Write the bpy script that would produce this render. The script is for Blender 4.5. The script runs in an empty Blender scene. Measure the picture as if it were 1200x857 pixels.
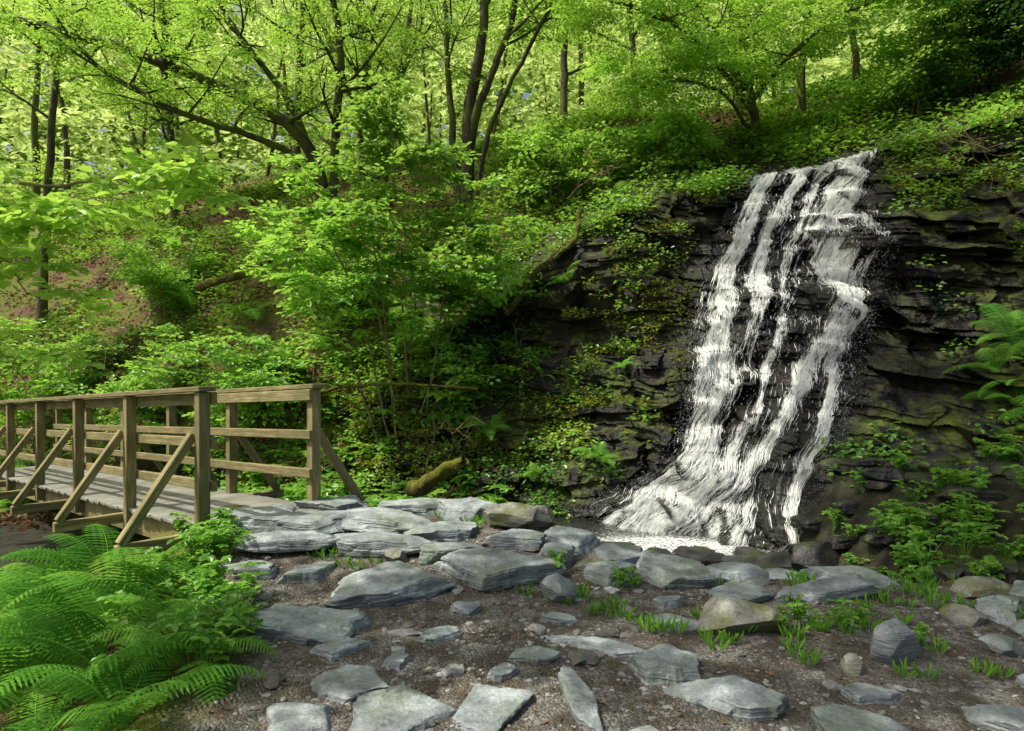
import bpy, bmesh, math, time
import numpy as np
from mathutils import Vector, Matrix
rng=np.random.default_rng(7)
scene=bpy.context.scene
# ---------------------------------------------------------------- noise
def h3(i,j,k,s=0):
    i=i.astype(np.int64);j=j.astype(np.int64);k=k.astype(np.int64)
    n=(i*374761393+j*668265263+k*2147483647+s*974634777)&0xffffffff
    n=((n^(n>>13))*1274126177)&0xffffffff
    n=((n^(n>>16))*2246822519)&0xffffffff
    n=n^(n>>13)
    return (n&0xffffff)/float(0x1000000)
def vn(x,y,z=0.,s=0):
    x,y,z=np.broadcast_arrays(np.asarray(x,float),np.asarray(y,float),np.asarray(z,float))
    i=np.floor(x);j=np.floor(y);k=np.floor(z)
    fx=x-i;fy=y-j;fz=z-k
    fx=fx*fx*(3-2*fx);fy=fy*fy*(3-2*fy);fz=fz*fz*(3-2*fz)
    r=0
    for a in (0,1):
        for b in (0,1):
            for c in (0,1):
                w=(fx if a else 1-fx)*(fy if b else 1-fy)*(fz if c else 1-fz)
                r=r+w*h3(i+a,j+b,k+c,s)
    return r*2-1
def fbm(x,y,z=0.,o=4,s=0):
    r=0;a=1;t=0
    x=np.asarray(x,float);y=np.asarray(y,float);z=np.asarray(z,float)
    for q in range(o):
        r=r+a*vn(x*2**q+q*7.3,y*2**q+q*3.1,z*2**q,s+q);t+=a;a*=.5
    return r/t
def sm(a,b,x):
    t=np.clip((x-a)/(b-a),0,1);return t*t*(3-2*t)
def nrm(v):
    return v/np.maximum(np.linalg.norm(v,axis=-1,keepdims=True),1e-9)
# ---------------------------------------------------------------- terrain functions (metres)
BX=[-60,-30,-12,-8,-5,-3,-1.5,0,1,2,3,3.8,5,6.5,9,14,30,60]
BY=[28,18,14,12.5,11.2,10.5,10.1,9.4,8.2,7.4,7.2,6.9,6.2,5.3,4,1,-8,-20]
TX=[-60,-30,-12,-8,-5,-3,-1.5,0,1.3,2.5,3.9,5.8,7,9,14,30,60]
TY=[30,20,16,14,12.7,12,11.6,11.1,10.8,10.7,10.7,10.6,10.2,9,6.5,-2,-14]
TZ=[1.5,1.5,1.6,1.3,1.3,1.6,2.0,2.9,3.85,4.35,4.62,4.95,5.2,5.6,6.2,7,7]
EX=[-60,-8,-4,-2.4,-1.4,0,1,2,3,4.5,7,12,60]
EY=[7,7,7,6.9,6.7,6.3,5.4,5.0,4.9,4.8,4.8,4.8,4.8]
LY=[-60,0,3,4,5,6.2,7,60]
LX=[-1.6,-1.4,-1.35,-1.6,-2.1,-2.6,-2.7,-2.7]
yb=lambda x:np.interp(x,BX,BY)
yt=lambda x:np.interp(x,TX,TY)
zt=lambda x:np.interp(x,TX,TZ)
def front(x,y):
    ye=np.interp(x,EX,EY)+.12*vn(x*1.7,0,s=4);xl=np.interp(y,LY,LX)
    pz=.16*sm(4.4,5.9,y)*(1-sm(-.2,1.2,x))
    ch=sm(0,.5,y-ye)*(1-sm(2.6,3.6,x))
    le=sm(0,2.6,xl-x)
    z=pz*(1-ch)-.62*ch
    z=z*(1-le)-.85*le
    z=z+.3*sm(3.0,5.0,x)*sm(3.8,5.4,y)+.35*sm(-1.6,0,y-yb(x))*sm(2.9,3.9,x)
    return z
def H(x,y):
    x=np.asarray(x,float);y=np.asarray(y,float)
    b=yb(x);t=yt(x);zz=zt(x)
    cm=.4*sm(-2.6,-1.2,x)+.45*sm(-.6,.6,x)
    f=front(x,np.minimum(y,b))
    u=np.clip((y-b-cm)/(t-b),0,1)**1.43
    z=f+(zz-f)*u
    R=10.6
    d=np.maximum(y-t-cm,0)
    hill=(R-zz)*(1-np.exp(-d/7.0))
    z=z+hill
    z=z+.03*fbm(x*1.3,y*1.3,o=3,s=2)+.012*fbm(x*7,y*7,o=3,s=9)
    z=z+sm(0,2.,y-b)*(.35*fbm(x*.35,y*.35,o=4,s=5)+.10*fbm(x*2,y*2,o=3,s=6))*sm(0,1.5,d+.5*(1-sm(-2.6,-1,x))*2)
    z=z+.16*fbm(x*1.8,y*1.8,o=4,s=12)*sm(3.1,3.8,x)*sm(4.4,5.2,y)
    return z
def pathmask(x,y):
    ye=np.interp(x,EX,EY);xl=np.interp(y,LY,LX)
    return sm(-.25,.15,x-xl+.15*vn(x*4,y*4,s=8))*sm(-.2,.1,ye-y)*(1-.85*sm(3.0,4.2,x-.35*(4.6-y)))
# ---------------------------------------------------------------- mesh helpers
def mkmesh(name,V,F,mats=(),attrs=None,smooth=False,fattr=None):
    V=np.asarray(V,np.float32);F=np.asarray(F,np.int32)
    me=bpy.data.meshes.new(name)
    k=F.shape[1];n=len(F)
    me.vertices.add(len(V));me.vertices.foreach_set('co',V.ravel())
    me.loops.add(n*k);me.loops.foreach_set('vertex_index',F.ravel())
    me.polygons.add(n);me.polygons.foreach_set('loop_start',np.arange(0,n*k,k,dtype=np.int32))
    me.polygons.foreach_set('loop_total',np.full(n,k,np.int32))
    me.polygons.foreach_set('use_smooth',np.full(n,bool(smooth)))
    for m in mats: me.materials.append(m)
    for a,v in (attrs or {}).items():
        at=me.attributes.new(a,'FLOAT','POINT');at.data.foreach_set('value',np.asarray(v,np.float32).ravel())
    for a,v in (fattr or {}).items():
        at=me.attributes.new(a,'FLOAT','FACE');at.data.foreach_set('value',np.asarray(v,np.float32).ravel())
    me.update(calc_edges=True)
    return me
def obj(name,me,parent=None):
    o=bpy.data.objects.new(name,me);scene.collection.objects.link(o)
    if parent: o.parent=parent
    return o
def empty(name,loc=(0,0,0)):
    o=bpy.data.objects.new(name,None);o.empty_display_size=.2;scene.collection.objects.link(o);o.location=loc
    return o
def gridfaces(nu,nv):
    a=np.arange(nu*nv).reshape(nu,nv)
    return np.stack([a[:-1,:-1].ravel(),a[1:,:-1].ravel(),a[1:,1:].ravel(),a[:-1,1:].ravel()],1)
# ---------------------------------------------------------------- materials
class NT:
    def __init__(s,name):
        s.m=bpy.data.materials.new(name);s.m.use_nodes=True;s.t=s.m.node_tree;s.t.nodes.clear()
        s.out=s.t.nodes.new('ShaderNodeOutputMaterial')
    def n(s,ty,**kw):
        nd=s.t.nodes.new(ty)
        for k,v in kw.items():
            if k=='inp':
                for a,b in v.items():
                    if hasattr(b,'node'): s.t.links.new(b,nd.inputs[a])
                    else: nd.inputs[a].default_value=b
            else: setattr(nd,k,v)
        return nd
    def l(s,a,b): s.t.links.new(a,b)
    def noise(s,vec,scale,detail=5,rough=.55):
        return s.n('ShaderNodeTexNoise',inp={'Vector':vec,'Scale':scale,'Detail':detail,'Roughness':rough}).outputs['Fac']
    def ramp(s,fac,stops):
        r=s.n('ShaderNodeValToRGB',inp={'Fac':fac});e=r.color_ramp.elements
        while len(e)<len(stops): e.new(.5)
        for q,(p,c) in enumerate(stops):
            e[q].position=p
            if isinstance(c,(int,float)): c=(c,c,c)
            e[q].color=(*c,1)
        return r.outputs['Color']
    def mix(s,fac,a,b,bt='MIX'):
        m=s.n('ShaderNodeMix',data_type='RGBA',blend_type=bt)
        for i,v in ((0,fac),(6,a),(7,b)):
            if hasattr(v,'node'): s.l(v,m.inputs[i])
            else: m.inputs[i].default_value=v if i==0 else (*v,1)
        return m.outputs[2]
    def math(s,op,a,b=0.):
        m=s.n('ShaderNodeMath',operation=op,inp={0:a,1:b});return m.outputs[0]
    def attr(s,name): return s.n('ShaderNodeAttribute',attribute_name=name).outputs['Fac']
    def bump(s,h,strength=.5,dist=.02):
        return s.n('ShaderNodeBump',inp={'Height':h,'Strength':strength,'Distance':dist}).outputs[0]
    def pr(s,col,rough=.7,normal=None,spec=.5):
        p=s.n('ShaderNodeBsdfPrincipled',inp={'Base Color':col if hasattr(col,'node') else (*col,1),'Roughness':rough,'Specular IOR Level':spec})
        if normal: s.l(normal,p.inputs['Normal'])
        return p.outputs[0]
def leafmat(name,dark,mid,light,tr,tf=.45,gloss=0.):
    N=NT(name)
    c=N.ramp(N.attr('rnd'),[(.08,dark),(.45,mid),(.92,light)])
    d=N.n('ShaderNodeBsdfDiffuse',inp={'Color':c}).outputs[0]
    t=N.n('ShaderNodeBsdfTranslucent',inp={'Color':N.mix(.65,c,tr)}).outputs[0]
    m=N.n('ShaderNodeMixShader',inp={0:tf,1:d,2:t}).outputs[0]
    if gloss:
        gl=N.n('ShaderNodeBsdfGlossy',inp={'Color':(1,1,1,1),'Roughness':.38}).outputs[0]
        m=N.n('ShaderNodeMixShader',inp={0:gloss,1:m,2:gl}).outputs[0]
    N.l(m,N.out.inputs[0]);return N.m
M_beech=leafmat('beech_leaf',(.055,.16,.018),(.14,.33,.035),(.29,.51,.07),(.52,.82,.10),.5)
M_hazel=leafmat('hazel_leaf',(.04,.14,.016),(.14,.35,.04),(.31,.55,.08),(.50,.82,.11),.48,.03)
M_near=leafmat('sycamore_leaf',(.09,.24,.025),(.20,.42,.045),(.36,.58,.08),(.58,.88,.12),.5,.03)
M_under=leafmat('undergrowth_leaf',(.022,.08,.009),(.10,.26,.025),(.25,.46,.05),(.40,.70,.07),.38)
M_fern=leafmat('fern_leaf',(.035,.13,.018),(.10,.28,.035),(.20,.43,.06),(.36,.68,.09),.4)
M_far=leafmat('hazy_distant_leaf',(.20,.35,.07),(.40,.56,.13),(.60,.74,.24),(.74,.90,.32),.5)  # far greens lightened: pale bright haze put into the leaf colour
M_darkleaf=leafmat('shaded_leaf',(.010,.035,.006),(.03,.08,.012),(.06,.15,.02),(.09,.24,.03),.35)
M_litter=leafmat('dead_leaf',(.06,.035,.018),(.14,.085,.04),(.26,.17,.09),(.2,.1,.04),.1)
M_moss_leaf=leafmat('moss_tuft',(.06,.08,.01),(.16,.19,.015),(.28,.30,.03),(.35,.38,.04),.3)
def bark():
    N=NT('bark');g=N.n('ShaderNodeNewGeometry');pos=g.outputs['Position']
    mp=N.n('ShaderNodeMapping',inp={'Vector':pos,'Scale':(1,1,.25)}).outputs[0]
    n=N.noise(mp,22,4,.65);m=N.noise(pos,1.6,3)
    c=N.ramp(n,[(.3,(.03,.025,.018)),(.55,(.08,.066,.045)),(.75,(.16,.135,.10))])
    c=N.mix(N.ramp(m,[(.42,0.),(.6,.8)]),c,(.10,.13,.02))
    N.l(N.pr(c,.85,N.bump(n,.8,.02),.2),N.out.inputs[0]);return N.m
M_bark=bark()
def twigm():
    N=NT('hazel_stem');pos=N.n('ShaderNodeNewGeometry').outputs['Position']
    c=N.ramp(N.noise(pos,9,3),[(.3,(.11,.085,.035)),(.7,(.34,.28,.13))])
    N.l(N.pr(c,.7,spec=.3),N.out.inputs[0]);return N.m
M_twig=twigm()
def ground():
    N=NT('woodland_ground');g=N.n('ShaderNodeNewGeometry');pos=g.outputs['Position']
    n1=N.noise(pos,1.1,4);n2=N.noise(pos,5,5,.65);n3=N.noise(pos,60,4,.7)
    vo=N.n('ShaderNodeTexVoronoi',inp={'Vector':pos,'Scale':70.});vd=vo.outputs['Distance'];vc=vo.outputs['Color']
    bw=N.n('ShaderNodeRGBToBW',inp={0:vc}).outputs[0]
    grav=N.ramp(n3,[(.3,(.08,.077,.067)),(.5,(.18,.175,.155)),(.72,(.33,.325,.30))])
    grav=N.mix(.5,grav,N.ramp(bw,[(.2,.2),(.8,.8)]),'OVERLAY')
    grav=N.mix(N.ramp(n2,[(.44,.85),(.6,0.)]),grav,(.07,.054,.036))
    lit=N.ramp(bw,[(.1,(.05,.027,.014)),(.5,(.16,.09,.042)),(.9,(.30,.19,.10))])
    lit=N.mix(N.ramp(n2,[(.4,.6),(.65,0.)]),lit,(.04,.028,.015))
    moss=N.ramp(n3,[(.3,(.06,.085,.008)),(.7,(.19,.23,.022))])
    soil=N.mix(N.ramp(n1,[(.42,0.),(.54,.9)]),lit,moss)
    c=N.mix(N.attr('path'),soil,grav)
    c=N.mix(N.attr('wet'),c,N.ramp(n2,[(.35,(.010,.009,.008)),(.6,(.035,.038,.018))]))
    hh=N.math('ADD',N.math('MULTIPLY',n3,.6),N.math('MULTIPLY',vd,-.8))
    N.l(N.pr(c,.85,N.bump(hh,.9,.02),.3),N.out.inputs[0]);return N.m
M_ground=ground()
def stone(name,dark,mid,light,mosscol=(.10,.14,.02),mossamt=.6,rough=.6):
    N=NT(name);g=N.n('ShaderNodeNewGeometry');pos=g.outputs['Position']
    n=N.noise(pos,5,6,.68);n2=N.noise(pos,55,3,.7);n3=N.noise(pos,2.6,3)
    mp=N.n('ShaderNodeMapping',inp={'Vector':pos,'Scale':(1,1,9.)}).outputs[0];st=N.noise(mp,9,3,.6)
    c=N.ramp(n,[(.32,dark),(.5,mid),(.68,light)])
    c=N.mix(.6,c,N.ramp(n2,[(.3,.28),(.7,.75)]),'OVERLAY')
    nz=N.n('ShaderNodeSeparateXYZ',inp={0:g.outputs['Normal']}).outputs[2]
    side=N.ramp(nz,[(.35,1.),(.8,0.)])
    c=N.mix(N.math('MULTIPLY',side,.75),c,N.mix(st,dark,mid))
    c=N.mix(N.math('MULTIPLY',N.ramp(n3,[(.50,0.),(.62,1.)]),mossamt),c,mosscol)
    hh=N.math('ADD',N.math('ADD',N.math('MULTIPLY',n2,.25),n),N.math('MULTIPLY',N.math('MULTIPLY',st,side),.9))
    N.l(N.pr(c,rough,N.bump(hh,.8,.03),.4),N.out.inputs[0]);return N.m
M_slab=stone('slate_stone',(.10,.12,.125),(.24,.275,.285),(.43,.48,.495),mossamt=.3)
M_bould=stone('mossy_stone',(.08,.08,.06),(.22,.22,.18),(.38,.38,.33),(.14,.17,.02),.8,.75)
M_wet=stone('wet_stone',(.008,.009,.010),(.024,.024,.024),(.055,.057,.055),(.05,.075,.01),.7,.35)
def cliffm():
    N=NT('shale_cliff_rock');g=N.n('ShaderNodeNewGeometry');pos=g.outputs['Position']
    mp=N.n('ShaderNodeMapping',inp={'Vector':pos,'Scale':(1,1,5.)}).outputs[0]
    st=N.noise(mp,4,5,.68);n=N.noise(pos,6,5,.68);n3=N.noise(pos,1.2,3)
    c=N.ramp(st,[(.3,(.002,.002,.002)),(.5,(.007,.0068,.0065)),(.72,(.024,.022,.020))])
    dry=N.ramp(n,[(.3,(.012,.010,.007)),(.6,(.042,.035,.022)),(.8,(.13,.105,.065))])
    c=N.mix(N.math('MULTIPLY',N.attr('dry'),N.ramp(n3,[(.42,.05),(.64,1.)])),c,dry)
    nz=N.n('ShaderNodeSeparateXYZ',inp={0:g.outputs['Normal']}).outputs[2]
    up=N.ramp(nz,[(.1,0.),(.6,1.)])
    mm=N.math('MULTIPLY',N.attr('moss'),N.ramp(N.noise(pos,2.6,4,.68),[(.45,0.),(.55,1.)]))
    mm=N.math('MULTIPLY',mm,N.math('ADD',N.math('MULTIPLY',up,.75),.2))
    c=N.mix(mm,c,N.ramp(n,[(.3,(.025,.045,.004)),(.7,(.13,.17,.016))]))
    r=N.math('ADD',N.math('MULTIPLY',N.attr('dry'),.35),N.math('ADD',N.math('MULTIPLY',mm,.4),N.math('MULTIPLY',n,.58)))
    hh=N.math('ADD',st,n)
    N.l(N.pr(c,r,N.bump(hh,1.,.06),.40),N.out.inputs[0]);return N.m
M_cliff=cliffm()
def woodm(name,c0,c1,c2):
    N=NT(name);o=N.n('ShaderNodeTexCoord').outputs['Object'];pos=N.n('ShaderNodeNewGeometry').outputs['Position']
    mp=N.n('ShaderNodeMapping',inp={'Vector':o,'Scale':(1.2,22,22)}).outputs[0]
    n=N.noise(mp,2.2,5,.65);b=N.noise(pos,3.5,4)
    c=N.ramp(n,[(.3,c0),(.52,c1),(.75,c2)])
    c=N.mix(N.ramp(b,[(.42,0.),(.65,.65)]),c,(.12,.135,.05))
    oi=N.n('ShaderNodeObjectInfo').outputs['Random']
    c=N.mix(N.math('MULTIPLY',oi,.45),c,c0)
    N.l(N.pr(c,.75,N.bump(n,.6,.008),.3),N.out.inputs[0]);return N.m
M_wood=woodm('weathered_timber',(.11,.09,.04),(.29,.245,.115),(.50,.43,.24))
M_deck=woodm('deck_timber',(.13,.13,.12),(.28,.28,.26),(.42,.42,.39))
# ---------------------------------------------------------------- ground sheet
def axis(segs):
    r=[]
    for a,b,st in segs: r.append(np.arange(a,b,st))
    r.append([segs[-1][1]]);return np.concatenate(r)
gx=axis([(-90,-30,3),(-30,-12,.5),(-12,-4,.12),(-4,6,.045),(6,12,.15),(12,30,.6),(30,90,3)])
gy=axis([(-40,-6,3),(-6,1.5,.4),(1.5,8,.04),(8,14,.1),(14,26,.25),(26,100,2)])
X,Y=np.meshgrid(gx,gy,indexing='ij');Z=H(X,Y)
wet=sm(2.5,3.3,X)*sm(-2.2,-1.2,Y-yb(X))*sm(4.6,5.1,Y)*(1-sm(.5,1.5,Y-yb(X)))
wet=np.maximum(wet,sm(-.25,-.45,Z)*(Y>4.8))
me=mkmesh('ground',np.stack([X,Y,Z],-1).reshape(-1,3),gridfaces(len(gx),len(gy)),[M_ground],{'path':pathmask(X,Y),'wet':wet},True)
obj('ground',me)
# ---------------------------------------------------------------- cliff
ns,nt=820,460
S=np.linspace(-3.2,11,ns);tt=np.linspace(0,1,nt)
Sg,Tg=np.meshgrid(S,tt,indexing='ij')
def strata(x,z,th,amp,blk,sd):
    zz=z/th+.55*vn(z/th*.6,x*.25,s=sd);k=np.floor(zz)
    ph=h3(k,k*0,k*0,sd+1)*17
    bl=blk*(.5+1.1*h3(k,k*0+3,k*0,sd+2))
    c=np.floor(x/bl+ph+.45*vn(x*1.3,z*4,s=sd+3))
    return amp*(h3(k,c,k*0,sd+4)-.5)+.35*amp*(h3(k,k*0,k*0+9,sd+5)-.5)
b=yb(Sg);t_=yt(Sg);z0=front(Sg,b)-.2;z1=zt(Sg)
cx=Sg.copy();cz=z0+(z1-z0)*Tg
expo=.78
cy=b+(t_-b)*Tg**expo
dm=np.gradient((yb(S)+yt(S))/2,S);dm=np.convolve(np.pad(dm,30,mode='edge'),np.ones(61)/61,'valid')
nx=dm/np.sqrt(1+dm*dm);ny=-1/np.sqrt(1+dm*dm);nx=nx[:,None];ny=ny[:,None]
zl=cz+.06*cx+.30*fbm(cx*.45,cz*.35,o=4,s=31)-.22*(1-sm(.5,2.2,cx))*(cx-1.5)*(1-sm(.5,1.6,cz))
am=.45+.85*sm(-.25,.3,fbm(cx*.8,cz*.9,o=3,s=35));am2=.15+.95*sm(-.2,.25,fbm(cx*1.3+9,cz*1.6,o=3,s=36))
D=.70*fbm(cx*.55,cy*.2,cz*.6,o=4,s=40)+am*strata(cx,zl,.58,.55,.95,50)+am*strata(cx+3,zl+.1,.22,.26,.45,60)+am2*strata(cx+1,zl,.075,.08,.24,70)+.09*fbm(cx*3.5,cy*3.5,cz*5,o=5,s=80)
D=D*sm(0,.06,Tg+.02)*(1-.5*sm(.95,1,Tg))
cx=cx+nx*D;cy=cy+ny*D
cz=cz+.05*fbm(cx*3,cz*3,o=3,s=90)
nc=26;cr=np.linspace(0,1,nc+1)[1:]
tx=cx[:,-1][:,None];ty=cy[:,-1][:,None];tz=cz[:,-1][:,None]
capy=ty+cr[None]*1.9;capx=tx+0*capy
capz=tz+(H(capx,ty+1.9)-.12-tz)*sm(0,1,cr)[None]+.10*fbm(capx*3,capy*3,o=3,s=91)*(cr*(1-cr)*4)[None]
CX=np.concatenate([cx,capx],1);CY=np.concatenate([cy,capy],1);CZ=np.concatenate([cz,capz],1)
SS=np.broadcast_to(S[:,None],CX.shape)
P=np.stack([CX,CY,CZ],-1)
n_=nrm(np.cross(np.gradient(P,axis=0),np.gradient(P,axis=1)));n_*=np.sign(n_[...,2].mean())
LT=[0,.12,.2,.26,.36,.46,.68,.88,1.0,1.1];LL=[.5,1.05,1.6,2.0,2.3,2.45,2.85,3.45,3.9,4.05];LR=[2.7,3.6,4.0,4.15,4.4,4.6,5.0,5.35,5.75,5.7]
TT=np.concatenate([Tg,np.broadcast_to(1+cr[None]*.1,capy.shape)],1)
wl=np.interp(TT,LT,LL);wr=np.interp(TT,LT,LR)
inw=sm(-.5,0,SS-wl)*sm(-.5,0,wr-SS)
dry=np.clip(sm(.15,.8,TT)*(1-sm(2.4,3.4,SS))*.9+.1+.5*sm(5.9,6.6,SS)*sm(.9,1,TT),0,1)*(1-inw)
moss=np.clip(1.*(1-sm(1.2,3.4,SS))+.8*sm(5.0,6.3,SS)+.9*sm(.9,1.0,TT)+.25+.6*sm(3.3,4.3,SS)*(1-sm(.1,.35,TT)),0,1)*(1-inw*.9)
me=mkmesh('cliff',P.reshape(-1,3),gridfaces(ns,nt+nc),[M_cliff],{'dry':dry,'moss':moss},True)
me.set_sharp_from_angle(angle=math.radians(50))
obj('rock_cliff',me)
# ---------------------------------------------------------------- leaves
LEAF=np.array([[0,0,0],[.30,.30,.07],[.27,.68,.06],[0,1,-.10],[-.27,.68,.06],[-.30,.30,.07]],float)
LF=np.array([[0,1,2,3],[0,3,4,5]])
LEAF4=np.array([[0,0,0],[.32,.45,.05],[0,1,-.08],[-.32,.45,.05]],float);LF4=np.array([[0,1,2,3]])
def leaves(pos,ax,up,size,wid=1.,simple=False,patch=.7):
    n=len(pos);ax=nrm(ax);sd=nrm(np.cross(ax,up));u=np.cross(sd,ax)
    T,FT=(LEAF4,LF4) if simple else (LEAF,LF)
    size=np.asarray(size).reshape(-1,1,1)*np.ones((n,1,1))
    V=pos[:,None]+size*(T[None,:,0:1]*wid*sd[:,None]+T[None,:,1:2]*ax[:,None]+T[None,:,2:3]*u[:,None])
    F=FT[None]+len(T)*np.arange(n)[:,None,None]
    r=.5+.6*(rng.random(n)-.5)+.95*vn(pos[:,0]*patch,pos[:,1]*patch,pos[:,2]*patch,s=99)
    r=np.repeat(np.clip(r,0,1),len(FT))
    return V.reshape(-1,3),F.reshape(-1,4),r
def leafobj(name,parts,mat,parent=None):
    Vs=[];Fs=[];Rs=[];o=0
    for V,F,r in parts:
        Vs.append(V);Fs.append(F+o);Rs.append(r);o+=len(V)
    me=mkmesh(name,np.concatenate(Vs),np.concatenate(Fs),[mat],fattr={'rnd':np.concatenate(Rs)})
    return obj(name,me,parent)
def spraytemplate(rg,nside=5,step=.085):
    pos=[];ax=[]
    def tw(p,a,L):
        d=np.array([math.cos(a),math.sin(a)]);m=max(2,int(L/step));sgn=1
        for i in range(1,m+1):
            q=p+d*L*i/m;sgn=-sgn;aa=a+sgn*rg.uniform(.5,1.0) if i<m else a
            pos.append([q[0],q[1],-.10*(q[0]**2)+rg.normal(0,.012)]);ax.append([math.cos(aa),math.sin(aa),rg.normal(-.15,.2)])
    tw(np.zeros(2),0,1.)
    for i in range(nside):
        u=.15+.7*i/nside;sg=1 if i%2 else -1
        tw(np.array([u,0]),sg*rg.uniform(.6,.95),rg.uniform(.3,.5)*(1.2-u*.6))
    pos=np.array(pos);ax=np.array(ax);up=np.array([0,0,1.])+rg.normal(0,.28,pos.shape)
    return pos,ax,up
SPR=[spraytemplate(rng) for _ in range(6)]
SPS=[spraytemplate(rng,3,.17) for _ in range(6)]
def sprays(P0,D0,L,leafsize,wid=1.,T=None,simple=False):
    T=T or SPR
    out=[];N=len(P0);which=rng.integers(0,len(T),N)
    D0=nrm(D0);zup=np.array([0,0,1.])+rng.normal(0,.22,(N,3))
    sx=nrm(np.cross(zup,D0));uz=np.cross(D0,sx)
    for w in range(len(T)):
        ix=np.where(which==w)[0]
        if len(ix)==0: continue
        p,a,u=T[w];B=np.stack([D0[ix],sx[ix],uz[ix]],1)
        pw=P0[ix][:,None]+np.einsum('ki,nij->nkj',p,B)*L[ix][:,None,None]
        aw=np.einsum('ki,nij->nkj',a,B);uw=np.einsum('ki,nij->nkj',u,B)
        sz=leafsize*rng.uniform(.7,1.2,pw.shape[:2])
        out.append(leaves(pw.reshape(-1,3),aw.reshape(-1,3),uw.reshape(-1,3),sz.ravel(),wid,simple))
    return out
def tubes(lst,nseg=7):
    Vs=[];Fs=[];o=0;ang=np.linspace(0,2*math.pi,nseg,endpoint=False)
    for pts,rad in lst:
        pts=np.asarray(pts,float);rad=np.asarray(rad,float);n=len(pts)
        d=nrm(np.gradient(pts,axis=0));ref=np.array([.31,.87,.2]);a=nrm(np.cross(d,ref));bb=np.cross(d,a)
        ring=pts[:,None]+rad[:,None,None]*(np.cos(ang)[None,:,None]*a[:,None]+np.sin(ang)[None,:,None]*bb[:,None])
        Vs.append(ring.reshape(-1,3))
        i=np.arange(n-1)[:,None]*nseg;j=np.arange(nseg)[None];k=(j+1)%nseg
        Fs.append(np.stack([i+j,i+k,i+nseg+k,i+nseg+j],-1).reshape(-1,4)+o);o+=n*nseg
    return np.concatenate(Vs),np.concatenate(Fs)
def curve(pts,n=24,wig=.0):
    pts=np.array(pts,float);tt=np.linspace(0,len(pts)-1,n)
    out=[]
    pp=np.vstack([2*pts[0]-pts[1],pts,2*pts[-1]-pts[-2]])
    for q in tt:
        i=min(int(q),len(pts)-2);f=q-i;a,b_,c,d=pp[i],pp[i+1],pp[i+2],pp[i+3]
        out.append(.5*((2*b_)+(-a+c)*f+(2*a-5*b_+4*c-d)*f*f+(-a+3*b_-3*c+d)*f**3))
    out=np.array(out)
    if wig:
        w=np.cumsum(rng.normal(0,wig,(n,3)),0);w-=np.linspace(0,1,n)[:,None]*w[-1];out+=w
    return out
def grow(tb,sp,p,d,L,r,lvl,ml,nch,up,spn,wig=.18,flat=.5):
    n=max(5,int(L/.3));pts=[np.array(p,float)];d=np.array(d,float);d/=np.linalg.norm(d)
    for i in range(n):
        d=d+rng.normal(0,wig,3)/math.sqrt(n)*1.4+np.array([0,0,up/n]);d/=np.linalg.norm(d);pts.append(pts[-1]+d*L/n)
    pts=np.array(pts);rad=r*np.linspace(1,.25,n+1);tb.append((pts,rad))
    if lvl<ml:
        for q in range(nch[lvl]):
            u=rng.uniform(.25,1.);i=min(int(u*n),n-1);dd=pts[i+1]-pts[i];dd/=np.linalg.norm(dd)
            rr=rng.normal(0,1,3);rr[2]*=flat;rr/=np.linalg.norm(rr)
            grow(tb,sp,pts[i],dd*.7+rr*.9,L*rng.uniform(.35,.6),max(.004,rad[i]*.55),lvl+1,ml,nch,up,spn,wig,flat)
    if lvl>=ml-1 or ml==0:
        for q in range(spn):
            u=rng.uniform(.2,1.) if q else 1.;i=min(int(u*n),n-1);dd=pts[i+1]-pts[i];dd/=np.linalg.norm(dd)
            rr=rng.normal(0,1,3);rr[2]*=.25
            v=dd*.6+rr/np.linalg.norm(rr)*.8;v[2]=v[2]*.4-.05
            sp.append((pts[i],v))
def tree(name,stems,leafmat_,leaf=.06,spl=.6,nlimb=6,limbL=2.2,start=.35,nch=(4,3),spn=3,up=.25,nseg=7,ml=2,barkm=None,bias=(0,0,0),wig=.02,lim=None,T=None,simple=True,wid=1.1):
    root=empty(name);tb=[];sp=[]
    for pts,r in stems:
        c=curve(pts,28,wig);rad=r*np.linspace(1,.3,28)
        rad[:3]*=np.array([1.35,1.15,1.05]);tb.append((c,rad))
        for q in range(nlimb):
            u=rng.uniform(start,1.);i=min(int(u*27),26);rr=rng.normal(0,1,3);rr[2]=abs(rr[2])*.4
            rr=rr/np.linalg.norm(rr)+np.array(bias)
            dd=c[i+1]-c[i];dd/=np.linalg.norm(dd)
            grow(tb,sp,c[i],dd*.4+rr,limbL*rng.uniform(.6,1.2)*(1.15-.5*u),rad[i]*.5,0,ml-1,nch,up,spn)
    V,F=tubes(tb,nseg);o=obj('trunk_and_branches',mkmesh(name+'_wood',V,F,[barkm or M_bark],smooth=True),root)
    if sp:
        P0=np.array([a for a,_ in sp]);D0=np.array([b for _,b in sp])
        if lim is not None:
            k=lim(P0);P0=P0[k];D0=D0[k]
        leafobj('foliage',sprays(P0,D0,spl*rng.uniform(.6,1.2,len(P0)),leaf,wid,T,simple),leafmat_,root)
    return root
def g(x,y,dz=-.1): return (x,y,float(H(x,y))+dz)
bx,by,bz=g(-1.05,15)
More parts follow.
